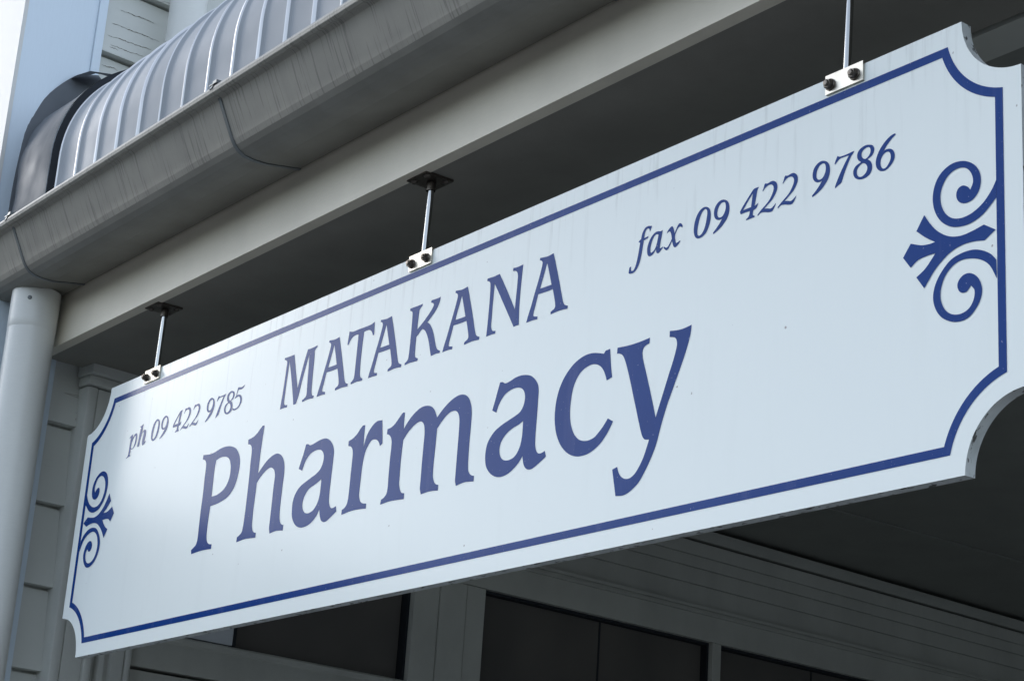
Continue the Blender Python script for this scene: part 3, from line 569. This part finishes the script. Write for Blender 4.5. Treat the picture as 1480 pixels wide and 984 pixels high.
def make_strap(x):
    """thin strap wrapped round the gutter, hooked over its front lip"""
    pts = gp[3:]
    def off(i, d):
        a = pts[max(i-1, 0)]; b = pts[min(i+1, len(pts)-1)]
        ty, tz = b[0]-a[0], b[1]-a[1]; L = math.hypot(ty, tz) or 1
        return (pts[i][0] - tz/L*d*-1, pts[i][1] + ty/L*d*-1)
    # outward is away from the trough: below/front
    cen = (-.15, .06)
    o1 = []
    for i in range(len(pts)):
        q = off(i, .0022)
        q2 = off(i, -.0022)
        o1.append(q if math.dist(q, cen) > math.dist(q2, cen) else q2)
    m = MB().sweep(o1 + [(p[0], p[1]) for p in pts[::-1]], 'x', x - .0045, x + .0045, closed=True, caps=True)
    m.box(x - .012, x + .016, -.252, -.225, .1215, .1235)
    m.box(x - .004, x + .010, -.249, -.230, .1235, .131)
    return m.build('strap', M['strap'], gut)


for x in (-.038, .910, 1.858, 2.806, 3.754): make_strap(x)

# ------------------------------------------------------------------ downpipe
dp = tag(empty('downpipe', (-.159, -.105, -.12)), 'fat round white downpipe under the left end of the gutter', 'downpipe')
zz = .12
MB().lathe([(.0550, 0), (.0550, 3.045 + zz)], (0, 0, 0), (0, 0, 1), 48).build('pipe', M['pipe'], dp)
col = MB().lathe([(.0550, 3.030 + zz), (.0556, 3.031 + zz), (.0560, 3.05 + zz), (.0560, 3.125 + zz), (.052, 3.125 + zz)], (0, 0, 0), (0, 0, 1), 48).build('collar', M['pipe'], dp)
MB().lathe([(0, -.003), (.0035, -.0028), (.005, -.001), (.0052, .002)], (.0449, -.0337, 3.095 + zz), (-.8, .6, 0), 12).build('screw', M['strap'], col)
for z in (.6, 1.9):
    MB().lathe([(.0552, z), (.0572, z + .001), (.0572, z + .024), (.0552, z + .025)], (0, 0, 0), (0, 0, 1), 40).build('pipe_clip', M['pipe'], dp)

# ------------------------------------------------------------------ the left building (wall runs back from the street, 4 degrees off square)
TH = math.atan(.07)
shop = tag(empty('shop_building', (-.27, 0, 0), TH), 'pale painted timber shop wall with weatherboards, corner board and dark shop windows', 'building')
# frame: x = out of the wall, y = along it, z = up
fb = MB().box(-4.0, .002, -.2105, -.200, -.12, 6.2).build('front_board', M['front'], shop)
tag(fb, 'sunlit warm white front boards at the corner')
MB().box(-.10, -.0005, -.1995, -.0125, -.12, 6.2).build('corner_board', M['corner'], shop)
MB().box(-.06, .006, -.012, .0105, -.12, 6.2).build('corner_bead', M['corner'], shop)
# weatherboards: each board slopes out to its lower edge
wb = MB()
z = 2.866 - .195 * 14
pts = []
while z < 6.2:
    pts += [(-.034, z), (-.001, z + .0005), (-.001, z + .004), (-.022, z + .188), (-.034, z + .189)]
    z += .195
lowpts = [p for p in pts if p[1] < 3.3]


def board_run(y0, y1, zlo, zhi):
    q = [p for p in pts if zlo <= p[1] <= zhi]
    for a, b in zip(q, q[1:]):
        v = [wb.bm.verts.new((a[0], y0, a[1])), wb.bm.verts.new((a[0], y1, a[1])), wb.bm.verts.new((b[0], y1, b[1])), wb.bm.verts.new((b[0], y0, b[1]))]
        wb.bm.faces.new(v)


board_run(.0105, .30, 0, 3.1)
board_run(.0105, .9, 3.095, 6.2)
wbo = wb.build('weatherboards', M['board'], shop)
ck = random.Random(21)


def board_x(z):
    t = ((z - 2.866) / .195) % 1.0
    return -.001 - .021 * t


CRACKS = ((.055, .16, 3.976, 3.979), (.034, .18, 3.927, 3.932), (.024, .158, 3.890, 3.897), (.034, .134, 3.865, 3.869), (.027, .075, 3.811, 3.812), (.034, .06, 3.858, 3.8585))
for ya, yb, za, zb in CRACKS:
    cb = MB(); n = 40; lo = []; hi = []; dz = 0
    for i in range(n + 1):
        u = i / n; dz = dz * .8 + ck.uniform(-.0011, .0011)
        w_ = .0008 * (math.sin(math.pi * u) ** .4) * ck.uniform(.35, 1.5)
        y = ya + (yb - ya) * u; z = za + (zb - za) * u + dz
        lo.append((board_x(z - w_) + .0006, y, z - w_)); hi.append((board_x(z + w_) + .0006, y, z + w_))
    cb.grid([lo, hi], smooth=False).build('paint_crack', M['crack'], wbo)
MB().box(-.10, -.07, .0105, 6.0, -.12, 6.2).build('wall_backing', M['trim_dark'], shop)
MB().box(-.03, -.001, .9, 1.02, 3.1, 6.2).build('upper_trim', M['corner'], shop)

# pilaster
pil = MB().sweep([(-.036, .089), (.030, .089), (.0345, .0905), (.036, .094), (.036, .111), (.034, .115), (.028, .1165), (.028, .119), (.031, .120),
                  (.031, .170), (.028, .1715), (.028, .174), (.034, .1755), (.036, .179), (.036, .192), (.034, .196), (.030, .198), (-.036, .198)],
                 'z', -.12, 2.962, closed=True, caps=True).build('pilaster', M['trim'], shop)
cap = MB().box(-.01, .064, .080, .235, 2.990, 3.0585).bevel(.002)
cap.build('capital', M['trim'], pil)
MB().box(-.01, .046, .084, .216, 2.966, 2.9895).bevel(.004).build('neck_moulding', M['trim'], pil)
# window architrave
MB().sweep([(-.05, .1985), (.004, .1985), (.004, .219), (.014, .220), (.019, .223), (.020, .230), (.019, .237), (.014, .240), (.006, .242), (.006, .254),
            (.018, .256), (.018, .287), (.012, .2885), (.012, .2915), (.018, .293), (.0205, .297), (.0205, .304), (.018, .308), (.010, .310), (-.05, .310)],
           'z', -.12, 2.786, closed=True, caps=True).build('architrave', M['trim'], shop)

# windows
GX = -.034


def window(y0, y1, z0, z1, joints, name='window'):
    w = MB().box(-.06, -.012, y0, y0 + .008, z0, z1).box(-.06, -.012, y1 - .008, y1, z0, z1).box(-.06, -.012, y0 + .0085, y1 - .0085, z1 - .008, z1).build('window', M['near_black'], shop)
    e = [y0 + .009] + joints + [y1 - .009]
    for a, b in zip(e, e[1:]):
        MB().box(GX - .006, GX, a + .0035, b - .0035, z0 + .002, z1 - .009).build('pane', M['glass'], w)
    if len(e) > 2:
        for j in joints:
            MB().box(GX - .008, GX + .0015, j - .003, j + .003, z0 + .002, z1 - .009).build('joint_seal', M['near_black'], w)
    return w


HEAD = 2.711
w1 = window(.3105, 1.152, 2.421, HEAD, [])
bl = MB().box(-.030, -.006, .320, .600, 2.423, HEAD - .01).build('blind', M['blind'], w1)
tag(bl, 'pale blind panel at the left of the window')
MB().box(-.030, -.004, .6005, .609, 2.422, HEAD - .01).build('blind_edge', M['near_black'], w1)
# transom rail
t = MB()
rp = [(-.06, 2.331), (.004, 2.331), (.004, 2.392), (.001, 2.396), (.001, 2.400), (.004, 2.403), (.003, 2.414), (-.003, 2.419), (-.06, 2.419)]
A = [t.bm.verts.new((x, .3105, z)) for x, z in rp]; Bv = [t.bm.verts.new((x, 1.152, z)) for x, z in rp]
for i in range(len(rp)):
    t.bm.faces.new((A[i], A[(i+1) % len(rp)], Bv[(i+1) % len(rp)], Bv[i]))
t.bm.faces.new(A[::-1]); t.bm.faces.new(Bv)
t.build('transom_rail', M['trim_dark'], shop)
# lower sash under the rail
lw = MB().box(-.05, -.008, .318, 1.145, 2.296, 2.3235).box(-.05, -.008, .318, .350, .9, 2.2955).box(-.05, -.008, 1.115, 1.145, .9, 2.2955).box(-.05, -.008, .3505, 1.1145, .9, .95).build('sash', M['trim_dark'], shop)
MB().box(-.045, -.016, .351, 1.114, 2.283, 2.2945).build('sash_bead', M['trim_dark'], lw)
MB().box(-.040, -.034, .351, 1.114, .951, 2.282).build('pane', M['glass'], lw)
# mullion boards between the windows
for a, b, x in ((1.1525, 1.2395, .004), (1.2415, 1.3335, .007), (1.3355, 1.4035, .004)):
    MB().box(-.06, x, a, b, -.12, 2.7105).bevel(.0015, 1).build('mullion_board', M['trim_dark'], shop)
w2 = window(1.404, 2.325, .5, HEAD, [1.880])
pst = MB().box(-.06, .004, 2.3255, 2.336, .5, HEAD).box(-.06, -.004, 2.3365, 2.372, .5, HEAD).build('mullion_post', M['trim_dark'], shop)
w3 = window(2.3725, 4.6, .5, HEAD, [2.833, 3.40, 3.98])
MB().box(-.06, .004, 1.404, 4.6, -.12, .4995).build('stall_riser', M['trim_dark'], shop)
MB().box(-.06, .004, .3105, 1.152, -.12, .8995).build('stall_riser', M['trim_dark'], shop)
# lintel and boards above the windows
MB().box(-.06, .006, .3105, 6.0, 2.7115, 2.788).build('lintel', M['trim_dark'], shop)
lt = MB()
for a, b, x in ((2.7885, 2.795, .016), (2.7955, 2.802, .011), (2.8025, 2.812, .018)):
    lt.box(-.05, x, .311, 6.0, a, b)
lt.build('lintel_moulding', M['trim_dark'], shop)
hb = MB()
for a, b in ((2.8125, 2.8763), (2.8777, 2.9283), (2.9297, 2.9663), (2.9677, 3.0105)):
    hb.box(-.05, .004, .236, 6.0, a, b)
hb.bevel(.0015, 1)
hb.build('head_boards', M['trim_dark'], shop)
cv = MB()
cp = [(-.05, 3.0165), (.012, 3.0165), (.014, 3.020), (.022, 3.034), (.032, 3.040), (.034, 3.042), (.034, 3.045), (-.05, 3.045)]
A = [cv.bm.verts.new((x, .236, z)) for x, z in cp]; Bv = [cv.bm.verts.new((x, 6.0, z)) for x, z in cp]
for i in range(len(cp)):
    cv.bm.faces.new((A[i], A[(i+1) % len(cp)], Bv[(i+1) % len(cp)], Bv[i]))
cv.bm.faces.new(A[::-1]); cv.bm.faces.new(Bv)
cv.build('cornice', M['cornice'], shop)
# unseen back wall, added to stop light leaking onto the ceiling
MB().box(-.1, 6.2, 6.0, 6.1, -.12, 3.7).build('unseen_back_wall', M['trim_dark'], shop)

# upper round pipe in front of the weatherboards
up = tag(empty('wall_pipe', (-.2, .2, 3.4)), 'white round pipe standing on the upper weatherboard wall behind the curved roof', 'pipe')
MB().lathe([(.0475, 0), (.0475, 2.8)], (0, 0, 0), (0, 0, 1), 40).build('pipe', M['pipe'], up)
MB().lathe([(.049, .4), (.0515, .402), (.0515, .47), (.049, .472)], (0, 0, 0), (0, 0, 1), 40).build('collar', M['pipe'], up)

# ------------------------------------------------------------------ ground
gr = MB().box(-300, 300, -300, 300, -.5, -.125).build('road', M['asphalt']); tag(gr, kind='structure')
pv = MB().box(-30, 30, -3.2, 20, -.3, 0.0).build('pavement', M['pave']); tag(pv, kind='structure')
hm = MB()
rows = []
rnd = random.Random(9)
for j, (rad, hh) in enumerate(((110, 0), (118, .55), (130, .9), (150, 1.0), (190, .6), (230, 0))):
    row = []
    for i in range(97):
        a = 2 * math.pi * i / 96
        h = 19 + 5 * math.sin(3 * a + .7) + 3 * math.sin(7 * a + 2) + 2 * math.sin(13 * a) + 17 * math.exp(-((math.degrees(a) - 207) / 26) ** 2)
        row.append((rad * math.cos(a), rad * math.sin(a), -.4 + h * hh * (1 + .06 * math.sin(i * 12.9898 + j) )))
    rows.append(row)
hl_ = hm.grid(rows).build('added_hills', M['added_hill']); tag(hl_, kind='structure')  # unseen hills added, with a raised ridge, to darken the sign's low reflections

# ------------------------------------------------------------------ light
SUN_AZ = R(180 + 19)      # direction towards the sun, from +X
SUN_EL = R(24.5)
w = bpy.data.worlds.new('World'); scene.world = w; w.use_nodes = True
nt = w.node_tree; nt.nodes.clear()
wo = nt.nodes.new('ShaderNodeOutputWorld'); bg = nt.nodes.new('ShaderNodeBackground'); sky = nt.nodes.new('ShaderNodeTexSky')
sky.sky_type = 'NISHITA'; sky.sun_disc = False
sky.sun_elevation = SUN_EL
sky.sun_rotation = math.pi / 2 - SUN_AZ
sky.air_density = 1.0; sky.dust_density = 0.4; sky.ozone_density = 1.0
bg.inputs[1].default_value = 0.40
hs = nt.nodes.new('ShaderNodeHueSaturation'); hs.inputs['Saturation'].default_value = 0.55
nt.links.new(sky.outputs[0], hs.inputs['Color']); nt.links.new(hs.outputs[0], bg.inputs[0]); nt.links.new(bg.outputs[0], wo.inputs[0])
sl = bpy.data.lights.new('sun', 'SUN'); sl.energy = 0.7; sl.angle = R(20); sl.color = (1.0, .97, .93)
so = bpy.data.objects.new('sun', sl); COL.objects.link(so)
sd = Vector((math.cos(SUN_AZ) * math.cos(SUN_EL), math.sin(SUN_AZ) * math.cos(SUN_EL), math.sin(SUN_EL)))
so.rotation_euler = sd.to_track_quat('Z', 'Y').to_euler()
so.location = (0, -3, 8)

# ------------------------------------------------------------------ camera
cam = bpy.data.cameras.new('camera'); cam.lens = 68.632; cam.sensor_width = 36; cam.sensor_fit = 'HORIZONTAL'
cam.clip_start = .05; cam.clip_end = 2000
co = bpy.data.objects.new('camera', cam); COL.objects.link(co)
r_, u_, f_ = (Vector(v) for v in CAM_R)
m = Matrix((( r_.x, u_.x, -f_.x, CAM_C[0]), (r_.y, u_.y, -f_.y, CAM_C[1]), (r_.z, u_.z, -f_.z, CAM_C[2]), (0, 0, 0, 1)))
co.matrix_world = m
scene.camera = co
scene.view_settings.view_transform = 'Standard'
scene.view_settings.look = 'None'
scene.view_settings.exposure = 0
scene.view_settings.gamma = 1
